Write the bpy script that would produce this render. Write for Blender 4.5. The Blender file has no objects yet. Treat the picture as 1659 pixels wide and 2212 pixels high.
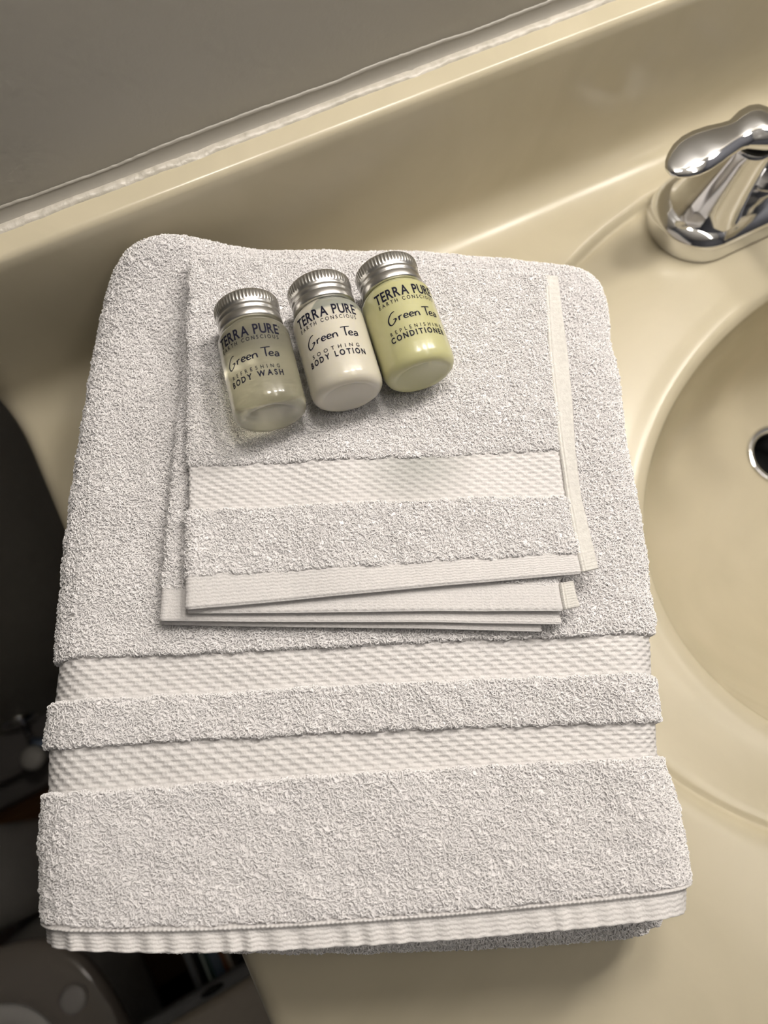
import bpy, bmesh, math, random
import numpy as np
from mathutils import Vector, Matrix

random.seed(7)
C = bpy.context.scene.collection
scene = bpy.context.scene

# ------------------------------------------------------------------ camera
# world frame: X along the backsplash, Y towards the wall, Z up; z = 0 is the counter top,
# the phone hangs 375 mm above it.  All lengths below are millimetres, scaled by MM.
MM = 0.001
CX, CY, FPX, CAMH = 829.5, 1106.0, 1640.0, 375.0
AX = np.array([0.88411977, -0.4328738, 0.17593325])
AY = np.array([-0.46596982, -0.8447582, 0.2631648])
AZ = np.array([-0.03470391, 0.31464879, 0.94857355])
cam = bpy.data.cameras.new('camera')
cam.sensor_fit = 'VERTICAL'; cam.sensor_height = 36.0; cam.sensor_width = 27.0
cam.lens = FPX / 2212 * 36.0
cam.clip_start = 0.01
cam.dof.use_dof = True; cam.dof.focus_distance = 0.305; cam.dof.aperture_fstop = 8.0
camo = bpy.data.objects.new('camera', cam); C.objects.link(camo)
camo.matrix_world = Matrix((
    (AX[0], -AX[1], -AX[2], 0), (AY[0], -AY[1], -AY[2], 0),
    (-AZ[0], AZ[1], AZ[2], CAMH * MM), (0, 0, 0, 1)))
scene.camera = camo

# ------------------------------------------------------------------ world, exposure
w = bpy.data.worlds.new('world'); scene.world = w; w.use_nodes = True
w.node_tree.nodes['Background'].inputs[0].default_value = (0.5, 0.52, 0.6, 1)
w.node_tree.nodes['Background'].inputs[1].default_value = 0.02
scene.view_settings.view_transform = 'Standard'; scene.view_settings.look = 'None'
scene.view_settings.exposure = 0.0; scene.view_settings.gamma = 1.0
scene.view_settings.use_curve_mapping = False
LAMP_POWER = 47.0                     # emission of the four vanity globes
LAMP_COL = (1.0, 0.93, 0.85)
CEIL_POWER = 14.0                    # emission of the added ceiling strip that gives long highlights
GX, GY, GZ = 430, 192, 640            # centre of the lamp bar

# ------------------------------------------------------------------ helpers
def pick(px, py, z):
    """photo pixel -> real position (mm) on the horizontal plane z"""
    r = np.array([px - CX, py - CY, FPX])
    d = np.array([r @ AX, r @ AY, -(r @ AZ)])
    t = (z - CAMH) / d[2]
    return np.array([t * d[0], t * d[1], z])

def mesh_np(name, verts, faces, mat, parent=None, smooth=True):
    me = bpy.data.meshes.new(name)
    me.from_pydata((np.asarray(verts, float) * MM).tolist(), [], [list(map(int, f)) for f in faces])
    me.update()
    if smooth: me.polygons.foreach_set('use_smooth', [True] * len(me.polygons))
    if mat: me.materials.append(mat)
    o = bpy.data.objects.new(name, me); C.objects.link(o)
    if parent: o.parent = parent
    return o

def thing(name, label, cat, loc=(0, 0, 0), group=None):
    o = bpy.data.objects.new(name, None); C.objects.link(o)
    o.empty_display_size = 0.02
    o.location = Vector(loc) * MM
    o['label'] = label; o['category'] = cat
    if group: o['group'] = group
    return o

def tag(o, label, cat, group=None):
    o['label'] = label; o['category'] = cat
    if group: o['group'] = group
    return o

def grid_faces(nr, nc, closed=False, off=0):
    f = []
    m = nc if closed else nc - 1
    for i in range(nr - 1):
        a = off + i * nc; b = a + nc
        for j in range(m):
            k = (j + 1) % nc
            f.append((a + j, a + k, b + k, b + j))
    return f

def lathe(prof, n=64, center=(0, 0, 0)):
    """prof: list of (r, z) bottom to top; returns verts, faces"""
    v, f = [], []
    for r, z in prof:
        for j in range(n):
            a = 2 * math.pi * j / n
            v.append((center[0] + r * math.cos(a), center[1] + r * math.sin(a), center[2] + z))
    f = grid_faces(len(prof), n, True)
    f.append(tuple(range(n))[::-1]); k = (len(prof) - 1) * n
    f.append(tuple(range(k, k + n)))
    return v, f

def fix_normals(o):
    bm = bmesh.new(); bm.from_mesh(o.data)
    bmesh.ops.recalc_face_normals(bm, faces=bm.faces)
    bm.to_mesh(o.data); bm.free()
    return o

def bevel_box(name, lo, hi, mat, parent=None, r=2.0, seg=2):
    bm = bmesh.new(); bmesh.ops.create_cube(bm, size=1.0)
    lo = Vector(lo); hi = Vector(hi)
    for v in bm.verts:
        v.co = Vector([lo[i] + (v.co[i] + .5) * (hi[i] - lo[i]) for i in range(3)]) * MM
    if r > 0:
        bmesh.ops.bevel(bm, geom=list(bm.edges), offset=r * MM, segments=seg, profile=.5, affect='EDGES')
    me = bpy.data.meshes.new(name); bm.to_mesh(me); bm.free()
    me.polygons.foreach_set('use_smooth', [True] * len(me.polygons))
    me.materials.append(mat)
    o = bpy.data.objects.new(name, me); C.objects.link(o)
    if parent: o.parent = parent
    m = o.modifiers.new('wn', 'WEIGHTED_NORMAL') if r > 0 else None
    return o

def sweep(path, radii, n=16, flat=None):
    """tube along path (list of 3D), radii list of (ra, rb); ra along side, rb along up"""
    P = [Vector(p) for p in path]; v = []
    for i, p in enumerate(P):
        t = (P[min(i + 1, len(P) - 1)] - P[max(i - 1, 0)]).normalized()
        up = Vector((0, 0, 1)) if abs(t.z) < .9 else Vector((0, 1, 0))
        s = t.cross(up).normalized(); u = s.cross(t).normalized()
        ra, rb = radii[i] if isinstance(radii[i], (tuple, list)) else (radii[i],) * 2
        for j in range(n):
            a = 2 * math.pi * j / n
            v.append(p + s * ra * math.cos(a) + u * rb * math.sin(a))
    f = grid_faces(len(P), n, True)
    f.append(tuple(range(n))[::-1]); k = (len(P) - 1) * n; f.append(tuple(range(k, k + n)))
    return [tuple(q) for q in v], f

# value noise (numpy), period free
_rng = np.random.RandomState(3)
_tab = _rng.rand(256, 256) * 2 - 1
def vnoise(x, y, scale, seed=0):
    x = np.asarray(x) / scale + 37.3 + seed * 11.7; y = np.asarray(y) / scale + 91.1 + seed * 5.3
    xi = np.floor(x).astype(int); yi = np.floor(y).astype(int)
    fx = x - xi; fy = y - yi
    fx = fx * fx * (3 - 2 * fx); fy = fy * fy * (3 - 2 * fy)
    g = lambda a, b: _tab[a % 256, b % 256]
    return (g(xi, yi) * (1 - fx) + g(xi + 1, yi) * fx) * (1 - fy) + (g(xi, yi + 1) * (1 - fx) + g(xi + 1, yi + 1) * fx) * fy

# ------------------------------------------------------------------ materials
def mat(name, col, rough=.5, metal=0., **kw):
    m = bpy.data.materials.new(name); m.use_nodes = True
    b = m.node_tree.nodes['Principled BSDF']
    b.inputs['Base Color'].default_value = (*col, 1)
    b.inputs['Roughness'].default_value = rough; b.inputs['Metallic'].default_value = metal
    for k, v in kw.items():
        b.inputs[k.replace('_', ' ')].default_value = v
    return m

def noise_col(m, c1, c2, scale, detail=4, bump=0., bscale=None, distort=0., lo=.35, hi=.65):
    nt = m.node_tree; N = nt.nodes; L = nt.links; b = N['Principled BSDF']
    tc = N.new('ShaderNodeTexCoord')
    n = N.new('ShaderNodeTexNoise'); n.inputs['Scale'].default_value = scale
    n.inputs['Detail'].default_value = detail; n.inputs['Distortion'].default_value = distort
    L.new(tc.outputs['Object'], n.inputs['Vector'])
    r = N.new('ShaderNodeValToRGB'); r.color_ramp.elements[0].position = lo; r.color_ramp.elements[1].position = hi
    r.color_ramp.elements[0].color = (*c1, 1); r.color_ramp.elements[1].color = (*c2, 1)
    L.new(n.outputs['Fac'], r.inputs['Fac']); L.new(r.outputs['Color'], b.inputs['Base Color'])
    if bump:
        n2 = N.new('ShaderNodeTexNoise'); n2.inputs['Scale'].default_value = bscale or scale
        n2.inputs['Detail'].default_value = 3
        L.new(tc.outputs['Object'], n2.inputs['Vector'])
        bp = N.new('ShaderNodeBump'); bp.inputs['Strength'].default_value = bump; bp.inputs['Distance'].default_value = .001
        L.new(n2.outputs['Fac'], bp.inputs['Height']); L.new(bp.outputs['Normal'], b.inputs['Normal'])
    return m

M = {}
M['marble'] = noise_col(mat('cultured_marble', (.7, .61, .43), .16, Specular_IOR_Level=.5), (.56, .505, .365), (.60, .54, .395), 9, 5, distort=2.5)
M['marble'].node_tree.nodes['Principled BSDF'].inputs['Roughness'].default_value = .24
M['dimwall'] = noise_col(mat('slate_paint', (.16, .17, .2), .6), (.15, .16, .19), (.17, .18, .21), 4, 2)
M['wall'] = noise_col(mat('wall_paint', (.4, .38, .34), .55), (.37, .35, .305), (.40, .38, .33), 4, 2, bump=.12, bscale=260)
M['caulk'] = noise_col(mat('caulk', (.7, .66, .58), .35), (.52, .49, .42), (.66, .62, .55), 160, 4, bump=.5, bscale=400)
M['film'] = mat('old_paint_film', (.33, .31, .27), .4)
M['cotton'] = mat('white_cotton', (.93, .915, .92), .95, Sheen_Weight=.25, Sheen_Roughness=.5)
M['weave'] = noise_col(mat('woven_cotton', (.8, .77, .75), .9, Sheen_Weight=.15), (.70, .685, .68), (.76, .74, .735), 700, 3, bump=.35, bscale=1500)
def shade_patch(m, c, rad):  # soft grey shading painted into the woven band's base colour
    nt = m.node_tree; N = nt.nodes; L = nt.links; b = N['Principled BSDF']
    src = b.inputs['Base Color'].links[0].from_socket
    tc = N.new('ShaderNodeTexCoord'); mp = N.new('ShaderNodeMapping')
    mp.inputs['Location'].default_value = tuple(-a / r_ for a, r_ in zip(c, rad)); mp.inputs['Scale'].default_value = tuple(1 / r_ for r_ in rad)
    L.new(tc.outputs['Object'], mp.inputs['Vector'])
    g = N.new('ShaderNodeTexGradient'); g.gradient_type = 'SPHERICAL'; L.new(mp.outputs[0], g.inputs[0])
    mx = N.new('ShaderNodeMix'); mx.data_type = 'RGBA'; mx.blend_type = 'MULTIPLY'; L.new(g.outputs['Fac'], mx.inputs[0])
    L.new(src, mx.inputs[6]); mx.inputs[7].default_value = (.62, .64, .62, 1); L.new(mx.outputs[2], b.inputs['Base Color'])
M['weave_wash'] = M['weave'].copy(); shade_patch(M['weave_wash'], (.073, .090, .094), (.026, .022, .03))
M['selvage'] = noise_col(mat('selvage_cotton', (.78, .75, .7), .9), (.68, .665, .63), (.75, .735, .70), 700, 2, bump=.3, bscale=1400)
M['chrome'] = mat('chrome', (.78, .78, .79), .06, 1.)
M['steel'] = mat('dark_steel', (.35, .35, .36), .25, 1.)
M['black'] = mat('black_void', (.004, .004, .004), .6)
M['alu'] = mat('aluminium', (.62, .61, .59), .33, 1.)
M['print'] = mat('navy_print', (.008, .008, .022), .7, Specular_IOR_Level=.2)
M['wash'] = mat('clear_gel', (.82, .80, .64), .17, Transmission_Weight=.86, IOR=1.40, Coat_Weight=.5, Coat_Roughness=.12)
M['lotion'] = mat('white_lotion', (.61, .58, .49), .26, Subsurface_Weight=.35, Subsurface_Scale=.004, Coat_Weight=.3, Coat_Roughness=.15)
M['cond'] = mat('green_conditioner', (.52, .51, .28), .26, Subsurface_Weight=.4, Subsurface_Scale=.006, Coat_Weight=.3, Coat_Roughness=.15)
for k in ('lotion', 'cond'):
    M[k].node_tree.nodes['Principled BSDF'].inputs['Subsurface Radius'].default_value = (1., .9, .5)
def air_gap(m):
    # lotion does not reach the right shoulder: grey see-through plastic with a curved limit
    nt = m.node_tree; N = nt.nodes; L = nt.links; b = N['Principled BSDF']
    tc = N.new('ShaderNodeTexCoord'); sp_ = N.new('ShaderNodeSeparateXYZ'); L.new(tc.outputs['Object'], sp_.inputs[0])
    def mth(op, a, b_, c=None):
        n = N.new('ShaderNodeMath'); n.operation = op
        for i, x in enumerate((a, b_, c)):
            if x is None: continue
            if isinstance(x, (int, float)): n.inputs[i].default_value = x
            else: L.new(x, n.inputs[i])
        return n.outputs[0]
    z, y, x = sp_.outputs[2], sp_.outputs[1], sp_.outputs[0]
    a = mth('MULTIPLY', mth('SUBTRACT', z, .0312), 900.)
    c = mth('MULTIPLY', mth('ADD', mth('ADD', y, .0058), mth('MULTIPLY', mth('SUBTRACT', z, .034), -.8)), 1100.)
    k = mth('MULTIPLY', mth('MINIMUM', mth('MINIMUM', a, c), mth('MULTIPLY', x, 500.)), 1.); 
    cl_ = N.new('ShaderNodeClamp'); L.new(k, cl_.inputs[0])
    mx = N.new('ShaderNodeMix'); mx.data_type = 'RGBA'; L.new(cl_.outputs[0], mx.inputs[0])
    mx.inputs[6].default_value = b.inputs['Base Color'].default_value; mx.inputs[7].default_value = (.30, .31, .27, 1)
    L.new(mx.outputs[2], b.inputs['Base Color'])
air_gap(M['lotion'])
M['porcelain'] = mat('porcelain', (.62, .6, .56), .1)
M['seat'] = mat('seat_plastic', (.20, .175, .15), .14)
M['bump'] = mat('rubber_bumper', (.33, .31, .29), .35)
M['wood'] = noise_col(mat('floor_wood', (.1, .05, .02), .35), (.075, .03, .01), (.14, .065, .022), 6, 5, distort=1.5)
M['cab'] = noise_col(mat('cabinet_wood', (.12, .08, .05), .45), (.16, .10, .06), (.22, .15, .09), 5, 5, distort=2)
M['basebd'] = mat('base_paint', (.20, .185, .175), .4)
M['rack'] = mat('rack_plastic', (.03, .03, .035), .4)
M['rackrim'] = mat('rack_rim', (.19, .20, .22), .45)
M['bin'] = noise_col(mat('bin_top', (.5, .45, .38), .55), (.66, .59, .49), (.72, .64, .54), 6, 3)
M['binrim'] = mat('bin_rim', (.24, .24, .25), .5)
M['white_pl'] = mat('white_plastic', (.6, .58, .54), .4)
M['blue_pl'] = mat('grey_blue_hose', (.14, .18, .26), .35, .4)
M['ceil'] = mat('ceiling_paint', (.75, .74, .70), .8)

# ------------------------------------------------------------------ structure: room shell
def slab(name, lo, hi, m, kind='structure'):
    o = bevel_box(name, lo, hi, m, r=0); o['kind'] = kind
    o.data.polygons.foreach_set('use_smooth', [False] * len(o.data.polygons)); return o
X0, X1, Y0, Y1, Z0, Z1 = -1000, 1150, -1500, 262, -850, 1550
slab('wall_back', (X0 - 60, Y1, Z0 - 60), (X1 + 60, Y1 + 80, Z1 + 60), M['wall'])
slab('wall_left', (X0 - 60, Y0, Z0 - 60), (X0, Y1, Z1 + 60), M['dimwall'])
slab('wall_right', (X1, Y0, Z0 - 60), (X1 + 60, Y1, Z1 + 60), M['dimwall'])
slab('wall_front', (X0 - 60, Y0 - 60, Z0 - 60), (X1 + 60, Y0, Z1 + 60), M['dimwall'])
slab('ceiling', (X0, Y0, Z1), (X1, Y1, Z1 + 60), M['ceil'])
slab('floor', (X0, Y0, Z0 - 60), (X1, Y1, Z0), M['wood'])
# floor boards as pieces of the floor (visible left of the vanity)
fl = bpy.data.objects['floor']
_pl = None
for ix in range(4):
    for iy in range(2):
        x0 = -560 + ix * 122; y0 = -520 + iy * 400 + (ix % 2) * 90
        if _pl is None:
            _pl = bevel_box('floorboard', (0, 0, 0), (120, 398, 5), M['wood'], fl, r=1.2, seg=1); b = _pl
        else:
            b = _pl.copy(); C.objects.link(b); b.parent = fl
        b.location = Vector((x0, min(y0, -224 + 0 * ix) if iy else y0 - 100, Z0)) * MM

# deep two-step baseboard seen as two grey bars at the wall foot, left of the vanity
prof = [(262, -738), (212, -738), (205, -742), (205, -758), (214, -764), (214, -800), (186, -812), (183, -820), (183, -850), (262, -850)]
xs = [X0, -72]
v = [(x, y, z) for x in xs for y, z in prof]
f = grid_faces(2, len(prof), True) + [tuple(range(len(prof)))[::-1], tuple(range(len(prof), 2 * len(prof)))]
o = fix_normals(mesh_np('baseboard_back', v, f, M['basebd'], smooth=False)); o['kind'] = 'structure'

# ------------------------------------------------------------------ vanity top with integral basin
vt = thing('vanity_counter', 'cream cultured-marble vanity top with an integral oval basin and raised backsplash', 'vanity top', (380, -20, 0))
def vpart(o):
    o.parent = vt; o.matrix_parent_inverse = Matrix.Translation(-vt.location); return o
def rr_sdf(px, py, cx, cy, hx, hy, r):
    qx = np.abs(px - cx) - (hx - r); qy = np.abs(py - cy) - (hy - r)
    return np.hypot(np.maximum(qx, 0), np.maximum(qy, 0)) + np.minimum(np.maximum(qx, qy), 0) - r
LX0, LX1, LY0, LY1 = -81.5, 1060, -298, 246
BX, BY, BA, BB = 382, -22, 208, 146         # basin ellipse
DX, DY = 381, 48                            # drain centre
NA = 288
base_ang = np.linspace(0, 2 * np.pi, NA, endpoint=False)
for cxn, cyn in ((LX0, LY0), (LX1, LY0), (LX0, LY1), (LX1, LY1)):
    a = math.atan2(cyn - BY, cxn - BX) % (2 * math.pi)
    base_ang[np.argmin(np.abs(base_ang - a))] = a
base_ang.sort()
ca, sa = np.cos(base_ang), np.sin(base_ang)
def ring_rect(inset, z):
    rc = 10; hx = (LX1 - LX0) / 2; hy = (LY1 - LY0) / 2; cx = (LX0 + LX1) / 2; cy = (LY0 + LY1) / 2
    lo = np.zeros(NA); hi = np.full(NA, 1500.)
    for _ in range(40):
        m_ = (lo + hi) / 2; s = rr_sdf(BX + m_ * ca, BY + m_ * sa, cx, cy, hx, hy, rc) + inset
        lo = np.where(s < 0, m_, lo); hi = np.where(s < 0, hi, m_)
    return np.stack([BX + lo * ca, BY + lo * sa, np.full(NA, z)], 1)
def ell_r(a_, b_, p=2.0):
    return (np.abs(ca / a_) ** p + np.abs(sa / b_) ** p) ** (-1 / p)
rings = []
re = ell_r(BA, BB)
# basin: rho 0..1, z profile steep at the rim, flat towards the drain
for rho in (0.105, .13, .2, .3, .4, .5, .6, .68, .75, .81, .86, .9, .93, .955, .972, .985, .994):
    z = -142 + 132 * (rho ** 4.4) * (1 if rho > .2 else 1)
    k = (1 - rho) ** .8
    cxr = BX + (DX - BX) * min(1, k * 1.12); cyr = BY + (DY - BY) * min(1, k * 1.12)
    rings.append(np.stack([cxr + re * rho * ca * (1 if rho > .25 else 1), cyr + re * rho * sa, np.full(NA, z)], 1))
# make inner rings round around the drain
for i, rho in enumerate((0.105, .13, .2)):
    rad = (20.5, 25, 30.5)[i]
    t = 1.
    circ = np.stack([DX + rad * ca, DY + rad * sa, np.full(NA, (-143., -142.5, -142.2)[i])], 1)
    rings[i] = rings[i] * (1 - t) + circ * t
# rim lip: rolls over from the steep wall to the dish
for dr, z in ((-2.0, -12), (-.6, -8.8), (1.2, -6.2), (3.5, -4.9), (6.5, -4.5), (10, -4.6), (14, -5.0), (19, -5.1), (28, -4.9)):
    r_ = re + dr
    rings.append(np.stack([BX + r_ * ca, BY + r_ * sa, np.full(NA, float(z))], 1))
# outer shallow dish, bounded by a soft step
ro_x, ro_y, GA, GB = 380, 8, 270, 206
# polar radius from (BX,BY) of the outer oval, found numerically
def ring_oval(s, z):
    lo = np.zeros(NA); hi = np.full(NA, 600.)
    for _ in range(40):
        m_ = (lo + hi) / 2
        px = BX + m_ * ca - ro_x; py = BY + m_ * sa - ro_y
        val = (np.abs(px / (GA + s)) ** 2.2 + np.abs(py / (GB + s)) ** 2.2) - 1
        lo = np.where(val < 0, m_, lo); hi = np.where(val < 0, hi, m_)
    return np.stack([BX + lo * ca, BY + lo * sa, np.full(NA, z)], 1)
rings.append((rings[-1] + ring_oval(-8, -4.4)) / 2 * np.array([1, 1, 0]) + np.array([0, 0, -4.6]))
for s, z in ((-10, -4.0), (-6, -3.9), (-4.5, -4.1), (-3.2, -4.9), (-2., -4.9), (-.8, -3.3), (.6, -1.4), (2., -.3), (4, .15), (9, 0.)):
    rings.append(ring_oval(s, z))
rings[-1][:, 2] = 0
for inset, z in ((30, 0), (9, 0), (6.5, -.3), (4, -1.4), (2, -3.2), (.6, -5.8), (0, -9), (0, -24), (2, -28)):
    a = ring_rect(inset, z)
    if inset == 30:   # must stay outside the dish
        a = (rings[-1] * .5 + ring_rect(8, 0) * .5); a[:, 2] = 0
    rings.append(a)
V = np.concatenate(rings)
o = mesh_np('deck_with_basin', V, grid_faces(len(rings), NA, True), M['marble']); fix_normals(o); vpart(o)
# backsplash, extruded profile with cove at the foot
prof = [(214, -.4), (220, 0.05), (226, .5), (232, 2.0), (237, 5.2), (240.5, 10), (242.2, 16), (242.6, 24), (242.7, 60), (242.8, 99), (243.0, 104), (243.9, 106.2), (246, 107), (256, 107.1), (261.5, 107), (261.5, -27), (214, -27)]
DROP = {0: 9., .6: 5.8, 2: 3.2, 4: 1.4, 6.5: .3, 9: 0.}
xs = [LX0 + d for d in DROP] + list(np.linspace(LX0 + 20, LX1 - 3, 24)) + [LX1]
v = []
for i, x in enumerate(xs):
    for y, z in prof:
        dz = list(DROP.values())[i] if i < 6 else 0
        low = max(0, 1 - max(z, 0) / 22) if z > -5 else 0          # follows the rolled deck edge
        v.append((x, min(y + (dz * .3 * (1 - low) if y < 250 and z > 0 else 0), 261.5), z - dz * low - (dz * .3 if z > 100 else 0)))
f = grid_faces(len(xs), len(prof), True) + [tuple(range(len(prof)))[::-1], tuple(range(len(v) - len(prof), len(v)))]
o = mesh_np('backsplash', v, f, M['marble']); fix_normals(o); vpart(o)
m_ = o.modifiers.new('es', 'EDGE_SPLIT'); m_.split_angle = math.radians(50)
# caulk bead: lumpy ridge with a thin feathered film up the wall
xs = np.linspace(LX0, 700, 900)
rows = []
n1 = vnoise(xs, xs * 0, 9, 1); n2 = vnoise(xs, xs * 0, 2.2, 2); n3 = vnoise(xs, xs * 0, 26, 3)
wob = vnoise(xs, xs * 0, 60, 5)
for k, (y, z) in enumerate([(254.4, 106.9), (254.8, 107.7), (255.8, 108.3), (257., 108.4), (258.2, 107.9), (258.8, 107.6)]):
    yy = y + (k < 4) * (.45 * n1 + .25 * n2); zz = z + (0 < k < 5) * (.35 * n2 + .3 * n1)
    rows.append(np.stack([xs, yy * np.ones_like(xs), zz * np.ones_like(xs)], 1))
o = mesh_np('caulk_bead', np.concatenate(rows), grid_faces(len(rows), len(xs)), M['caulk']); vpart(o)
rows = []
for k, (y, z) in enumerate([(258.3, 107.4), (259.4, 108.2), (260.4, 109.6), (261., 111.4), (261.25, 112.6), (261.15, 113.2), (261.6, 113.6), (261.95, 113.7)]):
    zz = z + (k > 2) * (.9 * n3 + 1.1 * wob + .25 * n2) * min(1, (k - 2) / 3)
    yy = y - (k in (4, 5)) * .25
    rows.append(np.stack([xs, yy * np.ones_like(xs), zz * np.ones_like(xs)], 1))
o = mesh_np('paint_film', np.concatenate(rows), grid_faces(len(rows), len(xs)), M['film']); vpart(o)
# drain: chrome flange, dark throat, stopper
v, f = lathe([(24, -143.2), (24.3, -141.2), (23, -140.2), (20.5, -140.6), (18.8, -142.4), (17.8, -146), (17.4, -170), (17.3, -190)], 64, (DX, DY, 0))
f = f[:-2]
dr = vpart(mesh_np('drain_flange', v, f, M['chrome']))
v, f = lathe([(17.2, -176), (17.2, -175)], 48, (DX, DY, 0)); vpart(mesh_np('drain_throat', v, f, M['black']))

# ------------------------------------------------------------------ vanity cabinet
vc = thing('vanity_cabinet', 'wooden vanity cabinet in shadow beneath the cream vanity top', 'cabinet', (490, 0, -850))
def cpart(o, p=None):
    o.parent = p or vc
    if not p: o.matrix_parent_inverse = Matrix.Translation(-vc.location)
    return o
cpart(bevel_box('carcass_side', (-64, -270, -850), (-46, 258, -29), M['cab'], r=1))
cpart(bevel_box('carcass_side', (1028, -270, -850), (1046, 258, -29), M['cab'], r=1))
cpart(bevel_box('kickboard', (-44, -215, -850), (1026, -200, -760), M['cab'], r=1))
cpart(bevel_box('face_frame', (-64, -288, -760), (1046, -271, -29), M['cab'], r=1))
for i in range(3):
    x = -50 + i * 365
    d = cpart(bevel_box('door', (x, -306, -745), (x + 355, -289, -45), M['cab'], r=2))
    kx = x + 325
    v, f = lathe([(6, 0), (5, 10), (12, 16), (13, 20), (9, 25), (2, 26.5)], 24)
    v = [(kx + a, -306 - c, -120 + b) for a, b, c in v]
    k = mesh_np('knob', v, f, M['steel']); k.parent = d
    fix_normals(k)

# ------------------------------------------------------------------ faucet (centreset, left half in view)
fc = thing('faucet', 'polished chrome two-handle faucet behind the oval basin', 'faucet', (377, 184, 0))
def fpart(o):
    o.parent = fc; o.matrix_parent_inverse = Matrix.Translation(-fc.location); fix_normals(o); return o
FXC, FYC = 377, 184
# deck plate: stadium rings
def stadium(r, z, hl=51, n=48):
    out = []
    for j in range(n):
        a = 2 * math.pi * j / n
        cx = hl if math.cos(a) > 0 else -hl
        out.append((FXC + cx + r * math.cos(a), FYC + r * math.sin(a) * .98, z))
    return out
v = []
st = [(28.6, -4.6), (29.4, -3.9), (29.6, -3), (29.3, 3), (28.8, 6.5), (27.5, 10), (24.5, 12.6), (20, 14.0), (12, 14.6), (4, 14.8)]
for r, z in st: v += stadium(r, z)
f = grid_faces(len(st), 48, True) + [tuple(range(48))[::-1], tuple(range(len(v) - 48, len(v)))]
fpart(mesh_np('deck_plate', v, f, M['chrome']))
def hub(sx):
    cx = FXC + sx * 51; v = []; n = 56
    for t, r in [(0, 25.5), (.03, 24.6), (.08, 22.6), (.16, 20.8), (.3, 18.9), (.5, 16.6), (.7, 14.8), (.88, 13.4), (.96, 13.0), (1, 12.6)]:
        z = 8 + 50 * t; ox = -sx * (9 * t)
        for j in range(n):
            a = 2 * math.pi * j / n
            v.append((cx + ox + r * math.cos(a), FYC + r * math.sin(a), z))
    f = grid_faces(10, n, True) + [tuple(range(n))[::-1], tuple(range(len(v) - n, len(v)))]
    fpart(mesh_np('handle_hub', v, f, M['chrome']))
    tx = cx - sx * 9
    v, f = lathe([(12.1, 57.4), (12.0, 60.2)], 48, (tx, FYC, 0)); fpart(mesh_np('black_gasket', v, f, M['black']))
    # lever: domed cap that flows into a wing-shaped paddle; cross sections along the lever direction
    d = Vector((sx * .995, -.04, 0)).normalized(); s = Vector((-d.y, d.x, 0))
    secs = [(-13.5, 2.5, 60.5, 64.5), (-12.5, 7, 60.2, 66.5), (-9, 11.2, 60.0, 69.5), (-4, 13.6, 60.0, 72), (1, 14.2, 60.0, 73),
            (6, 13.4, 60.2, 73), (11, 11.2, 61.4, 72.4), (16, 9.2, 63.0, 71.8), (22, 9.4, 64.0, 71.4), (30, 10.9, 64., 71.0),
            (38, 12.0, 63.4, 70.2), (45, 12.2, 62.6, 69.2), (51, 11.2, 61.8, 67.8), (56, 9.0, 61.2, 66.4), (60.5, 6.0, 61.4, 65.2), (63.3, 2.6, 62.0, 64.0)]
    v = []; n = 28
    for u, hw, zb, zt in secs:
        for j in range(n):
            a = 2 * math.pi * j / n
            c_, s_ = math.cos(a), math.sin(a)
            zm = (zb * .6 + zt * .4)
            z = zm + max(0, u - 16) * .085 + ((zt - zm) * abs(s_) ** .8 if s_ > 0 else -(zm - zb) * abs(s_) ** .9)
            skew = 2.2 * math.sin(max(0, u) / 62 * math.pi)
            p = Vector((tx, FYC, 0)) + d * u + s * (math.copysign(abs(c_) ** .9, c_) * hw + skew * -sx * -1)
            v.append((p.x, p.y, z))
    f = grid_faces(len(secs), n, True) + [tuple(range(n))[::-1], tuple(range(len(v) - n, len(v)))]
    lv = fpart(mesh_np('lever', v, f, M['chrome']))
hub(-1); hub(1)
# spout body and arc
path = [(FXC, FYC + 4, 12), (FXC, FYC + 3, 28), (FXC, FYC - 2, 44), (FXC, FYC - 14, 57), (FXC, FYC - 32, 64), (FXC, FYC - 54, 64), (FXC, FYC - 76, 58), (FXC, FYC - 92, 48), (FXC, FYC - 97, 40)]
rad = [(19, 19), (17, 16), (16, 13), (15.5, 11), (15, 10), (14.5, 9.5), (14, 9.5), (12.5, 9.5), (11.5, 9.5)]
v, f = sweep(path, rad, 32); fpart(mesh_np('spout', v, f, M['chrome']))
v, f = lathe([(9, 34), (9.4, 36), (9.4, 41)], 32, (FXC, FYC - 97, 0)); fpart(mesh_np('aerator', v, f, M['steel']))
v, f = lathe([(2.2, 10), (2.2, 60), (5.2, 62), (5.8, 66), (4, 70), (1, 71)], 24, (FXC, FYC + 20, 0)); fpart(mesh_np('lift_rod', v, f, M['chrome']))

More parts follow.
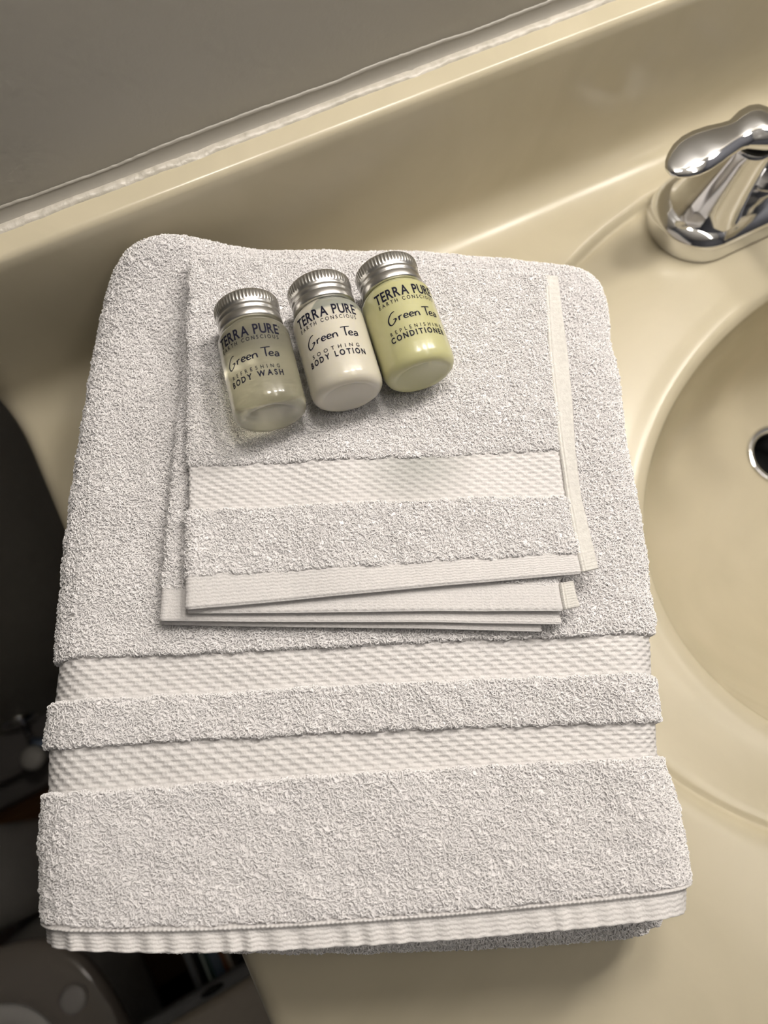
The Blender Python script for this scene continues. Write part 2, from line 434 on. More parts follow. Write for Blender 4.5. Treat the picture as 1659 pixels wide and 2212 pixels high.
# ------------------------------------------------------------------ terry pile node group
def terry_group(name, density, rad, wire, tilt):
    ng = bpy.data.node_groups.new(name, 'GeometryNodeTree')
    ng.interface.new_socket('Geometry', in_out='INPUT', socket_type='NodeSocketGeometry')
    ng.interface.new_socket('Geometry', in_out='OUTPUT', socket_type='NodeSocketGeometry')
    N, L = ng.nodes, ng.links
    gi, go = N.new('NodeGroupInput'), N.new('NodeGroupOutput')
    nrm = N.new('GeometryNodeInputNormal'); sep = N.new('ShaderNodeSeparateXYZ'); L.new(nrm.outputs[0], sep.inputs[0])
    cmp_ = N.new('FunctionNodeCompare'); cmp_.data_type = 'FLOAT'; cmp_.operation = 'GREATER_THAN'
    L.new(sep.outputs[2], cmp_.inputs[0]); cmp_.inputs[1].default_value = -.55
    dp = N.new('GeometryNodeDistributePointsOnFaces'); dp.distribute_method = 'RANDOM'
    dp.inputs['Density'].default_value = density
    L.new(gi.outputs[0], dp.inputs['Mesh']); L.new(cmp_.outputs[0], dp.inputs['Selection'])
    arc = N.new('GeometryNodeCurveArc'); arc.mode = 'RADIUS'
    arc.inputs['Resolution'].default_value = 8; arc.inputs['Radius'].default_value = rad
    arc.inputs['Start Angle'].default_value = math.radians(-35); arc.inputs['Sweep Angle'].default_value = math.radians(250)
    prof = N.new('GeometryNodeCurvePrimitiveCircle'); prof.mode = 'RADIUS'
    prof.inputs['Resolution'].default_value = 4; prof.inputs['Radius'].default_value = wire
    cm = N.new('GeometryNodeCurveToMesh'); L.new(arc.outputs['Curve'], cm.inputs['Curve']); L.new(prof.outputs['Curve'], cm.inputs['Profile Curve'])
    tf = N.new('GeometryNodeTransform'); L.new(cm.outputs[0], tf.inputs['Geometry'])
    tf.inputs['Rotation'].default_value = (math.radians(90), 0, 0); tf.inputs['Translation'].default_value = (0, 0, rad * .5)
    sm = N.new('GeometryNodeSetShadeSmooth'); L.new(tf.outputs[0], sm.inputs[0])
    mt = N.new('GeometryNodeSetMaterial'); L.new(sm.outputs[0], mt.inputs[0]); mt.inputs['Material'].default_value = M['cotton']
    ip = N.new('GeometryNodeInstanceOnPoints')
    L.new(dp.outputs['Points'], ip.inputs['Points']); L.new(mt.outputs[0], ip.inputs['Instance'])
    rv = N.new('FunctionNodeRandomValue'); rv.data_type = 'FLOAT_VECTOR'
    rv.inputs[0].default_value = (-tilt, -tilt, -3.14); rv.inputs[1].default_value = (tilt, tilt, 3.14)
    # combed patches: smooth noise leans neighbouring loops the same way
    pos = N.new('GeometryNodeInputPosition')
    nz = N.new('ShaderNodeTexNoise'); nz.inputs['Scale'].default_value = 75; nz.inputs['Detail'].default_value = 2
    L.new(pos.outputs[0], nz.inputs['Vector'])
    sub = N.new('ShaderNodeVectorMath'); sub.operation = 'SUBTRACT'; sub.inputs[1].default_value = (.5, .5, .5)
    L.new(nz.outputs['Color'], sub.inputs[0])
    mul = N.new('ShaderNodeVectorMath'); mul.operation = 'MULTIPLY'; mul.inputs[1].default_value = (2.8, 2.8, 0)
    L.new(sub.outputs[0], mul.inputs[0])
    e1 = N.new('FunctionNodeEulerToRotation'); L.new(rv.outputs[0], e1.inputs[0])
    e2 = N.new('FunctionNodeEulerToRotation'); L.new(mul.outputs[0], e2.inputs[0])
    r1 = N.new('FunctionNodeRotateRotation'); r1.rotation_space = 'LOCAL'
    L.new(dp.outputs['Rotation'], r1.inputs[0]); L.new(e2.outputs[0], r1.inputs[1])
    r2 = N.new('FunctionNodeRotateRotation'); r2.rotation_space = 'LOCAL'
    L.new(r1.outputs[0], r2.inputs[0]); L.new(e1.outputs[0], r2.inputs[1])
    L.new(r2.outputs[0], ip.inputs['Rotation'])
    rs = N.new('FunctionNodeRandomValue'); rs.data_type = 'FLOAT'
    rs.inputs[2].default_value = .65; rs.inputs[3].default_value = 1.25
    L.new(rs.outputs[1], ip.inputs['Scale'])
    jn = N.new('GeometryNodeJoinGeometry'); L.new(ip.outputs[0], jn.inputs[0]); L.new(gi.outputs[0], jn.inputs[0])
    L.new(jn.outputs[0], go.inputs[0])
    return ng
TERRY = terry_group('terry_loops', 2.1e6, .00068, .00018, .5)
TERRY_S = terry_group('terry_loops_fine', 2.5e6, .00058, .00016, .55)
def add_terry(o, ng):
    md = o.modifiers.new('terry', 'NODES'); md.node_group = ng; o['kind'] = 'stuff'

# ------------------------------------------------------------------ folded cloth builder
class Cloth:
    """one folded layer: rows of (left point, right point) from back to front; closed flattened section"""
    def __init__(s, rows, zc, hz, rx, back_round=0., sag=None, zfun=None, ymax=238., lift=()):
        P = np.array([[pick(*l, z=zc)[:2], pick(*r, z=zc)[:2]] for l, r in rows])     # n,2,2
        for i_, dz_ in enumerate(lift): P[i_, 0] = pick(*rows[i_][0], z=zc + dz_)[:2]
        P[..., 1] = np.minimum(P[..., 1], ymax)          # the backsplash stops it
        s.P = P; s.zc = zc; s.hz = hz; s.rx = rx; s.br = back_round; s.zfun = zfun
        mid = P.mean(1); d = np.hypot(*np.diff(mid, axis=0).T); s.t = np.concatenate([[0], np.cumsum(d)])
        s.sag = np.array(sag) if sag is not None else np.zeros(len(rows))
    def interp(s, t):
        """Catmull-Rom (with chord parametrisation) through the key rows; t array"""
        K = s.t; n = len(K); i = np.clip(np.searchsorted(K, t, side='right') - 1, 0, n - 2)
        h = K[i + 1] - K[i]; u = ((t - K[i]) / h)
        D = s.P.reshape(n, 4)
        D = np.concatenate([D, s.sag[:, None]], 1)
        T = np.zeros_like(D)
        T[1:-1] = (D[2:] - D[:-2]) / (K[2:] - K[:-2])[:, None]
        T[0] = (D[1] - D[0]) / (K[1] - K[0]); T[-1] = (D[-1] - D[-2]) / (K[-1] - K[-2])
        u = u[:, None]; h = h[:, None]
        a = (2 * u**3 - 3 * u**2 + 1) * D[i] + (u**3 - 2 * u**2 + u) * h * T[i] + (-2 * u**3 + 3 * u**2) * D[i + 1] + (u**3 - u**2) * h * T[i + 1]
        return a[:, :4].reshape(-1, 2, 2), a[:, 4]
    def section(s, ntop, nr=8, nbot=14):
        """ring parameters: (across fraction base, offset in rx, vertical in hz, normal x, normal z)"""
        A = []
        for k in range(nr + 1):       # left side from bottom to top
            th = -math.pi / 2 - math.pi * k / nr
            A.append((0, math.cos(th), math.sin(th)))
        for k in range(1, ntop): A.append((k / ntop, None, 1.))
        for k in range(nr + 1):
            th = math.pi / 2 - math.pi * k / nr
            A.append((1, math.cos(th), math.sin(th)))
        for k in range(1, nbot): A.append((1 - k / nbot, None, -1.))
        return A
    def build(s, name, t0, t1, dt, du, mat_, parent, delta=0., disp=None, edge=None, capstep=1.2):
        """t0..t1 along the cloth in mm; disp(u, v, x, y) -> normal offset in mm"""
        nt = max(3, int(round((t1 - t0) / dt)) + 1)
        ts = np.linspace(t0, t1, nt)
        if t0 <= 0 and s.br > 0:
            extra = s.br * (1 - np.cos(np.linspace(0, math.pi / 2, 9)))
            ts = np.concatenate([extra[:-1] + .02, ts[ts > s.br]])
            nt = len(ts)
        PP, sg = s.interp(np.clip(ts, 0, s.t[-1]))
        width = np.hypot(*(PP[:, 1] - PP[:, 0]).T).mean()
        A = s.section(int(max(4, width / du)), 8 if du > 1 else int(max(8, s.hz * 3.2 / du)))
        frac = np.array([a[0] for a in A]); cx = np.array([a[1] if a[1] is not None else 0. for a in A])
        ctop = np.array([a[1] is None for a in A]); sz = np.array([a[2] for a in A])
        L = PP[:, 0][:, None, :]; R = PP[:, 1][:, None, :]
        ax = (R - L); W = np.linalg.norm(ax, axis=2, keepdims=True); ax = ax / W
        # back rounding: vertical squeeze
        q = np.ones(nt)
        if s.br > 0:
            k = ts < s.br; q[k] = np.sqrt(np.maximum(1e-3, 1 - (1 - ts[k] / s.br) ** 2))
        rx = s.rx
        inner = W[..., 0] - 2 * rx
        u = rx + frac[None, :] * inner + cx[None, :] * rx          # distance from the left silhouette
        nx = np.where(ctop, 0, cx); nz = np.where(ctop, np.sign(sz), sz)
        z = sz[None, :] * s.hz * q[:, None] + np.zeros_like(u)
        # arc length coordinate for patterns
        uu = u + np.where(frac < .5, -1, 1)[None, :] * (1 - np.abs(sz))[None, :] * 6 * (~ctop)
        vv = ts[:, None] + np.zeros_like(u)
        # front direction (perp to the row)
        fd = np.stack([ax[..., 1], -ax[..., 0]], -1)
        sagp = (sg[:, None] * 4 * (u / W[..., 0]) * (1 - u / W[..., 0]))
        xy = L + ax * u[..., None] + fd * sagp[..., None]
        off = np.full_like(u, delta)
        if disp is not None: off = off + disp(uu, vv, xy[..., 0], xy[..., 1]) * (nz > -.3)
        xy = xy + ax * (off * nx)[..., None]
        z = z + off * nz * q[:, None]
        if edge is not None:      # ragged front / back edge
            e = np.zeros(nt); e[0] = edge[0]; e[-1] = edge[1]
            if nt > 6: e[1] = edge[0] * .5; e[-2] = edge[1] * .5
            xy = xy + fd * (e[:, None] * (vnoise(xy[..., 0] + 50, xy[..., 1], 5., 7) + .7 * vnoise(xy[..., 0], xy[..., 1], 2., 8)))[..., None]
        zz = s.zc + z + (s.zfun(xy[..., 0], xy[..., 1], u, vv, W) if s.zfun else 0)
        ring = np.concatenate([xy, zz[..., None]], -1)
        nc = len(A)
        rows = [ring[i] for i in range(nt)]
        # step-in rings at the two ends so that a proud layer shows its thickness
        def inset(r, k, d):
            c = r.copy(); zmid = (r[:, 2].max() + r[:, 2].min()) / 2
            c[:, :2] = r[:, :2] - (ax[k] * (nx * capstep)[:, None]) + fd[k] * d
            c[:, 2] = r[:, 2] - nz * min(capstep, s.hz * .9) * q[k]; return c
        first = t0 <= 0
        if not first: rows.insert(0, inset(rows[0], 0, -.5))
        rows.append(inset(rows[-1], -1, .5))
        Vv = np.concatenate(rows)
        F = grid_faces(len(rows), nc, True)
        F.append(tuple(range(nc))); F.append(tuple(range(len(Vv) - nc, len(Vv)))[::-1])
        o = mesh_np(name, Vv, [f[::-1] for f in F], mat_, parent)
        return o

# pattern height functions (mm)
def brick_dimples(u, v, period=6.2, row=1.78, depth=.8):
    r = v / row; ri = np.floor(r); fr = r - ri - .5
    ph = u / period + .5 * (ri % 2) + .06 * ri
    fx = ph - np.floor(ph) - .5
    d = np.clip(1 - (fx / .34) ** 2, 0, 1) * np.clip(1 - (fr / .42) ** 2, 0, 1)
    return -depth * np.sqrt(d)
def zigzag_rows(u, v, row=1.42, period=5.2, amp=.42, depth=.4):
    tri = np.abs(((u / period) % 1) - .5) * 2
    r = (v + amp * tri * 1.1) / row
    return depth * np.abs(np.sin(math.pi * r)) ** .7
def pile_bumps(u, v, x, y):
    return .45 * vnoise(x, y, 9, 1) + .45 * vnoise(x, y, 3.6, 2) + .25 * vnoise(x, y, 1.9, 3)

# ------------------------------------------------------------------ bath towel
TT = 80.
bt = thing('bath_towel', 'thick white terry bath towel folded on the counter, with two woven dobby bands', 'towel', (0, 60, 0))
def tp(o, root=bt):
    o.matrix_parent_inverse = Matrix.Translation(-root.location); return o
brow = [((330, 516), (1276, 600)), ((297, 566), (1288, 628)), ((268, 612), (1303, 670)), ((238, 700), (1306, 745)), ((216, 790), (1318, 800)), ((182, 975), (1335, 930)), ((157, 1160), (1368, 1130)),
        ((141, 1300), (1390, 1270)), ((131, 1430), (1401, 1374)), ((118, 1530), (1406, 1470)), ((106, 1615), (1414, 1557)), ((102, 1722), (1424, 1642)),
        ((96, 1790), (1448, 1720)), ((92, 1850), (1464, 1800)), ((92, 1982), (1474, 1890)), ((95, 2038), (1474, 1960))]
bsag = [-8, -7, -5, -2, 0, 0, 0, 0, 0, -1, -1, -1, 0, 2, 3.2, 3.8]
def bz(x, y, u, v, W):
    z = 1.3 * vnoise(x, y, 42, 1) + .8 * vnoise(x, y, 20, 2)
    # back-left corner is bunched up against the backsplash
    z = z + 19 * np.exp(-((u - 4) / 31.) ** 2 - (v / 32.) ** 2)
    # part that hangs beyond the counter's left edge droops a little
    over = np.maximum(0, -84 - x)
    z = z - over ** 1.6 * .014
    # soft crowned shoulders
    return z
HZ = 15.
bc = Cloth(brow, TT - HZ, HZ, 17., back_round=15., sag=bsag, zfun=bz, lift=(17, 14, 9, 3))
K = bc.t
pd = lambda u, v, x, y: pile_bumps(u, v, x, y)
edges_n = (0.9, 0.9)
def pile_part(cl, i0, i1, t0=None, t1=None, nm='terry_pile', root=bt, ng=TERRY, delta=1.2, dt=1.6, du=1.9, edge=(.6, .6)):
    a = cl.t[i0] if t0 is None else t0; b = cl.t[i1] if t1 is None else t1
    o = cl.build(nm, a, b, dt, du, M['cotton'], root, delta, pd, edge, capstep=2.0)
    tp(o, root); add_terry(o, ng); return o
def band_part(cl, i0, i1, nm, fn, root=bt, delta=-.5, m='weave', dt=.33, du=.42, capstep=.6, t0=None, t1=None):
    a = cl.t[i0] if t0 is None else t0; b = cl.t[i1] if t1 is None else t1
    o = cl.build(nm, a, b, dt, du, M[m], root, delta, fn, None, capstep=capstep)
    return tp(o, root)
def dobby(t0, t1, border=1.5, period=6.2, row=1.78, depth=.78):
    def fn(u, v, x, y):
        h = brick_dimples(u, v - t0, period, row, depth)
        inner = (v > t0 + border * .5) & (v < t1 - border)
        rib = .12 * np.sin(u * 2 * math.pi / 1.3)
        return np.where(inner, h, rib) + .5 * np.exp(-((v - t1 + .5) / .55) ** 2)
    return fn
pile_part(bc, 0, 8, t0=0)
band_part(bc, 8, 9, 'dobby_band', dobby(K[8], K[9]))
pile_part(bc, 9, 10)
band_part(bc, 10, 11, 'dobby_band', dobby(K[10], K[11]))
pile_part(bc, 11, 14)
def hemfn(u, v, x, y):
    pk = 1.5 * np.sin(u * 2 * math.pi / 9.5 + 2.2 * vnoise(u, u * 0, 14, 3)) * (.6 + .4 * vnoise(u, u * 0, 30, 4))
    seam = 2.3 * np.exp(-((v - K[14] - 2.0) / .75) ** 2) * (1 + .18 * np.sin(u * 2 * math.pi / 1.6))
    return zigzag_rows(u, v - K[14] - 3) * (v > K[14] + 3.4) + pk * np.clip((v - K[14] - 1) / 4, 0, 1) * .55 + seam
band_part(bc, 14, 15, 'hem', hemfn, delta=-.3, capstep=2.5)
# folded layers beneath
def shrink(rows, dl, dr, i0=0):
    return [((l[0] + dl, l[1]), (r[0] - dr, r[1])) for l, r in rows[i0:]]
for j, (zc, dl, dr, last) in enumerate(((38, 12, 14, ((330, 2036), (1420, 1985))), (14.2, 26, 34, ((430, 2036), (1394, 2004))))):
    rows = [((l[0] + dl + (830 - l[0]) * .03 * (j + 1), l[1] + 8 + 14 * j * (l[1] < 700)), (r[0] - dr, r[1] + (6 if r[1] < 700 else 0))) for l, r in brow[:14]]
    rows += [((330 - 200 + 120 * j, 1990), (1440 - 20 * j, 1920)), last]
    lc = Cloth(rows, zc, 11.6, 12., back_round=10., sag=[0] * 14 + [2, 3], ymax=229.,
               zfun=lambda x, y, u, v, W, k=j: .5 * vnoise(x, y, 30, 5 + k) - np.maximum(0, -84 - x) ** 1.6 * .014)
    o = pile_part(lc, 0, len(rows) - 1, t0=0, nm='folded_layer', delta=-.4, dt=4, du=5)

# ------------------------------------------------------------------ washcloth, four thin layers
wc = thing('washcloth', 'small white terry washcloth folded in quarters on top of the bath towel', 'washcloth', (60, 100, TT))
BASE = TT + 2.8
wz = lambda x, y, u, v, W: 1.3 * vnoise(x, y, 42, 1) + .8 * vnoise(x, y, 20, 2)
wrow = [((416, 560), (1177, 596)), ((412, 640), (1180, 660)), ((409, 760), (1186, 760)), ((406, 900), (1200, 890)), ((404, 1006), (1210, 972)), ((404, 1108), (1226, 1078)), ((401, 1243), (1247, 1196)), ((399, 1314), (1257, 1238))]
wout = [1206, 1212, 1226, 1238, 1243, 1257, 1283, 1293]
wbase_y = [598, 664, 764, 892, 970, 1072, 1184, 1228]
wlz = [BASE + 12.2, BASE + 8.6, BASE + 5.2, BASE + 1.9]
# layer 1 (top)
def splay(k, amt):
    return lambda x, y, u, v, W: wz(x, y, u, v, W) + amt * np.clip((v - k) / 30, 0, 1) ** 2
l1 = Cloth(wrow, wlz[0], 1.7, 2.6, back_round=2., zfun=wz)
W1 = l1.t
pk = dict(root=wc, ng=TERRY_S, delta=.25, dt=1.5, du=1.8)
pile_part(l1, 0, 4, t0=0, **pk)
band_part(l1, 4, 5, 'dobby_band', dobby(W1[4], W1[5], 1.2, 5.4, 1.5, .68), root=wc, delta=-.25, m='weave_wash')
pile_part(l1, 5, 6, **pk)
def whem(t0):
    return lambda u, v, x, y: zigzag_rows(u, v - t0, 1.15, 3.6, .4, .36) - .05
band_part(l1, 6, 7, 'hem', whem(W1[6]), root=wc, delta=-.1, capstep=1.)
# selvage strip along the right edge of layer 1, with a raised double stitch line
def strip_part(nm, Lp, Rp, zc, root, mat_, n=160):
    """Lp, Rp: pixel polylines (same length); thin sewn tape"""
    Lw = np.array([pick(*p, z=zc)[:2] for p in Lp]); Rw = np.array([pick(*p, z=zc)[:2] for p in Rp])
    t = np.linspace(0, len(Lp) - 1, n); k = np.arange(len(Lp))
    L_ = np.stack([np.interp(t, k, Lw[:, i]) for i in (0, 1)], 1); R_ = np.stack([np.interp(t, k, Rw[:, i]) for i in (0, 1)], 1)
    us = np.linspace(0, 1, 26); rows = []
    for i in range(n):
        w_ = np.hypot(*(R_[i] - L_[i]))
        q = L_[i][None] * (1 - us[:, None]) + R_[i][None] * us[:, None]
        um = us * w_
        h = 1.0 + .75 * np.exp(-((um - .7) / .35) ** 2) * (1 + .3 * math.sin(i * 2.1)) + .6 * np.exp(-((um - 1.9) / .3) ** 2) + .10 * np.sin(i * 1.6)
        h = h * np.sqrt(np.clip(1 - np.clip((um - w_ + 1.4) / 1.4, 0, 1) ** 2, 0, 1))
        top = np.concatenate([q, (zc + h + wz(q[:, 0], q[:, 1], 0, 0, 0))[:, None]], 1)
        bot = np.concatenate([q[::-1], (zc - .9 + 0 * us + wz(q[::-1, 0], q[::-1, 1], 0, 0, 0))[:, None]], 1)
        rows.append(np.concatenate([top, bot]))
    nc = len(rows[0]); V_ = np.concatenate(rows)
    F = grid_faces(n, nc, True) + [tuple(range(nc)), tuple(range(len(V_) - nc, len(V_)))[::-1]]
    o = mesh_np(nm, V_, F, mat_, root); fix_normals(o); return tp(o, root)
strip_part('side_hem', [(r[1][0] - 3, r[1][1]) for r in wrow], list(zip(wout, wbase_y)), wlz[0] + .5, wc, M['selvage'])
# layers 2..4
def wl(k, leftpx, rb, hem0):
    rows = []
    for (l, r), lx in zip(wrow, leftpx):
        rows.append(((lx, l[1] + 4 + 2 * k), (r[0] - 4 * k - 2, r[1] + 3 + k)))
    rows[-1] = ((leftpx[-1], rb[0]), rb[1])
    rows[-2] = ((leftpx[-2], hem0[0]), hem0[1])
    lc = Cloth(rows, wlz[k], 1.55, 2.2, back_round=2., zfun=wz)
    o = pile_part(lc, 0, len(rows) - 2, t0=0, nm='folded_layer', root=wc, ng=TERRY_S, delta=.0, dt=3, du=4)
    band_part(lc, len(rows) - 2, len(rows) - 1, 'layer_hem', whem(lc.t[-2]), root=wc, delta=0., capstep=1., dt=.4, du=.5)
    return lc
wl(1, [418, 415, 412, 409, 407, 407, 404, 402], (1322, (1216, 1318)), (1262, (1206, 1262)))
wl(2, [420, 415, 400, 386, 374, 366, 350, 344], (1338, (1213, 1346)), (1266, (1200, 1285)))
wl(3, [422, 416, 402, 388, 376, 368, 353, 345], (1346, (1170, 1362)), (1276, (1160, 1300)))
strip_part('side_hem', [(1205, 1262), (1210, 1290), (1216, 1318)], [(1238, 1256), (1244, 1284), (1253, 1310)], wlz[1] + .4, wc, M['selvage'], 40)

# ------------------------------------------------------------------ lettering
def text_mesh(s, bold=0.):
    cu = bpy.data.curves.new('t', 'FONT'); cu.body = s; cu.size = 1.; cu.offset = bold; cu.resolution_u = 4
    ob = bpy.data.objects.new('t', cu); C.objects.link(ob)
    dg = bpy.context.evaluated_depsgraph_get(); dg.update()
    me = bpy.data.meshes.new_from_object(ob.evaluated_get(dg))
    v = np.array([tuple(a.co[:2]) for a in me.vertices]); f = [tuple(p.vertices) for p in me.polygons]
    bpy.data.objects.remove(ob); bpy.data.curves.remove(cu); bpy.data.meshes.remove(me)
    return v, f
def spaced_text(s, width, height, track=0., bold=0.):
    """letters placed one by one; returns verts (mm, centred in x, baseline 0) and faces"""
    V_, F_ = [], []; x = 0.; n = 0
    for ch in s:
        if ch == ' ': x += .35 + track; continue
        v, f = text_mesh(ch, bold)
        x0, x1 = v[:, 0].min(), v[:, 0].max()
        v = v.copy(); v[:, 0] += x - x0; x += (x1 - x0) + .09 + track
        V_.append(v); F_ += [tuple(i + n for i in q) for q in f]; n += len(v)
    v = np.concatenate(V_); w_ = v[:, 0].max() - v[:, 0].min()
    capm = text_mesh('H')[0][:, 1].max()
    v[:, 0] = (v[:, 0] - v[:, 0].min() - w_ / 2) * width / w_; v[:, 1] *= height / capm
    return v, F_
def ribbon(strokes, wdt):
    V_, F_ = [], []
    for st in strokes:
        P = np.array(st, float)
        # smooth resample
        k = np.arange(len(P)); t = np.linspace(0, len(P) - 1, (len(P) - 1) * 6 + 1)
        if len(P) > 2:
            T = np.gradient(P, axis=0); i = np.clip(t.astype(int), 0, len(P) - 2); u = (t - i)[:, None]
            Q = (2*u**3-3*u**2+1)*P[i] + (u**3-2*u**2+u)*T[i] + (-2*u**3+3*u**2)*P[i+1] + (u**3-u**2)*T[i+1]
        else: Q = np.stack([np.interp(t, k, P[:, a]) for a in (0, 1)], 1)
        D = np.gradient(Q, axis=0); D /= np.maximum(1e-6, np.hypot(*D.T))[:, None]
        Nn = np.stack([-D[:, 1], D[:, 0]], 1); ww = wdt * (1 + .25 * np.sin(np.linspace(.3, 2.9, len(Q))))[:, None]
        n0 = sum(len(a) for a in V_)
        V_.append(np.concatenate([Q - Nn * ww / 2, Q + Nn * ww / 2])); m_ = len(Q)
        F_ += [(n0 + j, n0 + j + 1, n0 + m_ + j + 1, n0 + m_ + j) for j in range(m_ - 1)]
    return np.concatenate(V_), F_
def E_(x): return [[(x + .05, .5), (x + .62, .62), (x + .5, .98), (x + .2, .92), (x + .02, .5), (x + .2, .08), (x + .65, .18)]]
GREEN = [[(1.35, 2.25), (.9, 2.15), (.35, 1.5), (.05, .7), (.15, -.1), (.5, -.3), (1.0, .1), (1.3, .75)], [(1.3, .75), (.85, .7)], [(1.3, .75), (1.22, .3)],
         [(1.75, .95), (1.72, .02)], [(1.74, .55), (1.95, .9), (2.25, .98)]] + E_(2.45) + E_(3.3) + \
        [[(4.2, .95), (4.18, .02)], [(4.2, .6), (4.5, .95), (4.75, .85), (4.82, .4), (4.85, .02)],
         [(5.5, 1.92), (6.9, 2.08)], [(6.15, 2.0), (6.1, 1.0), (6.12, .0)]] + E_(6.55) + \
        [[(7.5, .85), (7.8, .98), (8.0, .8), (8.02, .05)], [(8.0, .5), (7.6, .5), (7.42, .25), (7.6, .02), (8.0, .2)]]
gv, gf = ribbon(GREEN, .18)
gv[:, 0] -= 4.0

# ------------------------------------------------------------------ toiletry bottles
def bottle(label, base, ang, phi0, R, bmat, word1, word2, zc):
    root = thing('toiletry_bottle', label, 'bottle', (base[0], base[1], zc), 'small toiletry bottles lying on the washcloth')
    d = Vector((math.sin(math.radians(ang)), math.cos(math.radians(ang)), 0)); up = Vector((0, 0, 1)); ey = d.cross(up)
    root.matrix_world = Matrix.Translation(Vector((base[0], base[1], zc)) * MM) @ Matrix((
        (up.x, ey.x, d.x, 0), (up.y, ey.y, d.y, 0), (up.z, ey.z, d.z, 0), (0, 0, 0, 1)))
    prof = [(2., 1.1), (8., .9), (9.6, .3), (10.8, 0), (12.0, .25), (13.1, 1.1), (13.8, 2.4), (R, 4.2), (R, 10), (R, 20), (R, 30), (R, 37.2), (R - .3, 38.6), (R - 1.0, 39.9), (R - 2.0, 41), (R - 2.9, 41.9), (R - 3.3, 43), (R - 3.4, 48)]
    prof = [(a, z * .9) for a, z in prof]
    v, f = lathe(prof, 96); b = mesh_np('body', v, f, bmat, root); fix_normals(b)
    # screw cap
    n = 336; rows = []
    cp = [(10.9, 42.4, 0), (12.35, 42.3, 0), (12.65, 42.9, 0), (12.65, 45.6, 0), (12.45, 46.1, 0), (12.15, 46.4, 0), (12.15, 46.8, 0), (12.5, 47.3, 0), (12.55, 48.2, 0), (12.2, 48.9, 0), (12.1, 49.2, 0),
          (12.5, 49.9, 0), (12.7, 50.6, 0), (12.75, 51.2, 1), (12.8, 54.2, 1), (12.5, 55.0, .7), (11.9, 55.7, 0), (11., 56.0, 0), (6, 56.05, 0)]
    for r, z, kn in cp:
        a = np.arange(n) * 2 * np.pi / n
        rr = r + kn * .16 * np.sign(np.sin(a * 56 + .3)) 
        rows.append(np.stack([rr * np.cos(a), rr * np.sin(a), np.full(n, z * .9)], 1))
    V_ = np.concatenate(rows); F = grid_faces(len(rows), n, True) + [tuple(range(n))[::-1], tuple(range(len(V_) - n, len(V_)))]
    c = mesh_np('screw_cap', V_, F, M['alu'], root); fix_normals(c)
    # printing
    def put(nm, v, f, h, x=0.):
        h = h * .9 - .4
        rr = R + .07
        a = math.radians(phi0) + (v[:, 0] + x) / R
        P = np.stack([rr * np.cos(a), rr * np.sin(a), h + v[:, 1]], 1)
        mesh_np(nm, P, f, M['print'], root, smooth=False)
    v, f = spaced_text('TERRA PURE', 26.0, 4.1, -.01, .022); put('brand_lettering', v, f, 31.9)
    v, f = spaced_text('®', .9, .9, 0, 0.); put('trademark_lettering', v, f, 35.2, 13.7)
    v, f = spaced_text('EARTH CONSCIOUS', 24.5, 1.55, .28, .012); put('tagline_lettering', v, f, 29.3)
    v = gv.copy(); v[:, 0] *= 21.0 / 8.05; v[:, 1] *= 1.95; put('script_lettering', v, gf, 20.6)
    v, f = spaced_text(word1, 19.5 if len(word1) < 11 else 22.5, 1.5, .55, .014); put('small_lettering', v, f, 15.3)
    v, f = spaced_text(word2, 21.3 if len(word2) < 11 else 23.5, 2.25, .16, .035); put('name_lettering', v, f, 11.9)
    return root, b
BZ = BASE + 15.4 + 14.0
g_, wb = bottle('clear body wash bottle with pale gel, leftmost of the three small bottles', (28.5, 125.5), 13.2, -9, 14.1, M['wash'], 'REFRESHING', 'BODY WASH', BZ)
bottle('white body lotion bottle, in the middle between the clear and the green bottles', (58.6, 120.2), 12.4, -7, 14.1, M['lotion'], 'SOOTHING', 'BODY LOTION', BZ)
bottle('pale green conditioner bottle, rightmost of the three small bottles', (87.6, 115.2), 11.2, 7, 14.3, M['cond'], 'REPLENISHING', 'CONDITIONER', BZ + .2)

# ------------------------------------------------------------------ toilet beside the vanity (its seat ring shows at the lower left)
TX, TZ = -478, -450
to = thing('toilet', 'shadowed toilet with a glossy raised-lid seat ring, left of the vanity', 'toilet', (TX, 0, -850))
def tpart(o, p=None):
    o.parent = p or to
    if not p: o.matrix_parent_inverse = Matrix.Translation(-to.location)
    return o
def oval(hw, yb, yf, n=72, p=2.3, pb=2.3):
    out = []
    yc = (yb * .45 + yf * .55)
    for j in range(n):
        a = 2 * math.pi * j / n; c_, s_ = math.cos(a), math.sin(a)
        ry = (yb - yc) if s_ > 0 else (yc - yf)
        p_ = pb if s_ > 0 else p
        out.append((TX + hw * math.copysign(abs(c_) ** (2 / p_), c_), yc + ry * math.copysign(abs(s_) ** (2 / p_), s_)))
    return out
n = 72
def loft(levels, pb=2.3):
    v = []
    for hw, yb, yf, z in levels: v += [(x, y, z) for x, y in oval(hw, yb, yf, pb=pb)]
    return v
lev = [(100, 40, -300, -850), (98, 40, -300, -830), (80, 20, -270, -760), (92, 10, -320, -650), (140, 14, -390, -540), (182, 26, -432, -490), (184, 24, -436, -474), (176, 20, -430, -468),
       (140, -20, -395, -470), (120, -45, -370, -520), (90, -80, -330, -600), (40, -150, -250, -640)]
v = loft(lev); f = grid_faces(len(lev), n, True) + [tuple(range(n))[::-1], tuple(range(len(v) - n, len(v)))]
tpart(fix_normals(mesh_np('bowl', v, f, M['porcelain'])))
lev = [(184, 12, -434, -464), (188, 14, -438, -461), (189, 15, -439, -456), (187, 13, -437, -451), (181, 8, -431, -447.5), (168, -2, -418, -446), (152, -18, -402, -446.5), (140, -22, -390, -448.5), (134, -28, -384, -453), (134, -28, -384, -459), (138, -24, -388, -463)]
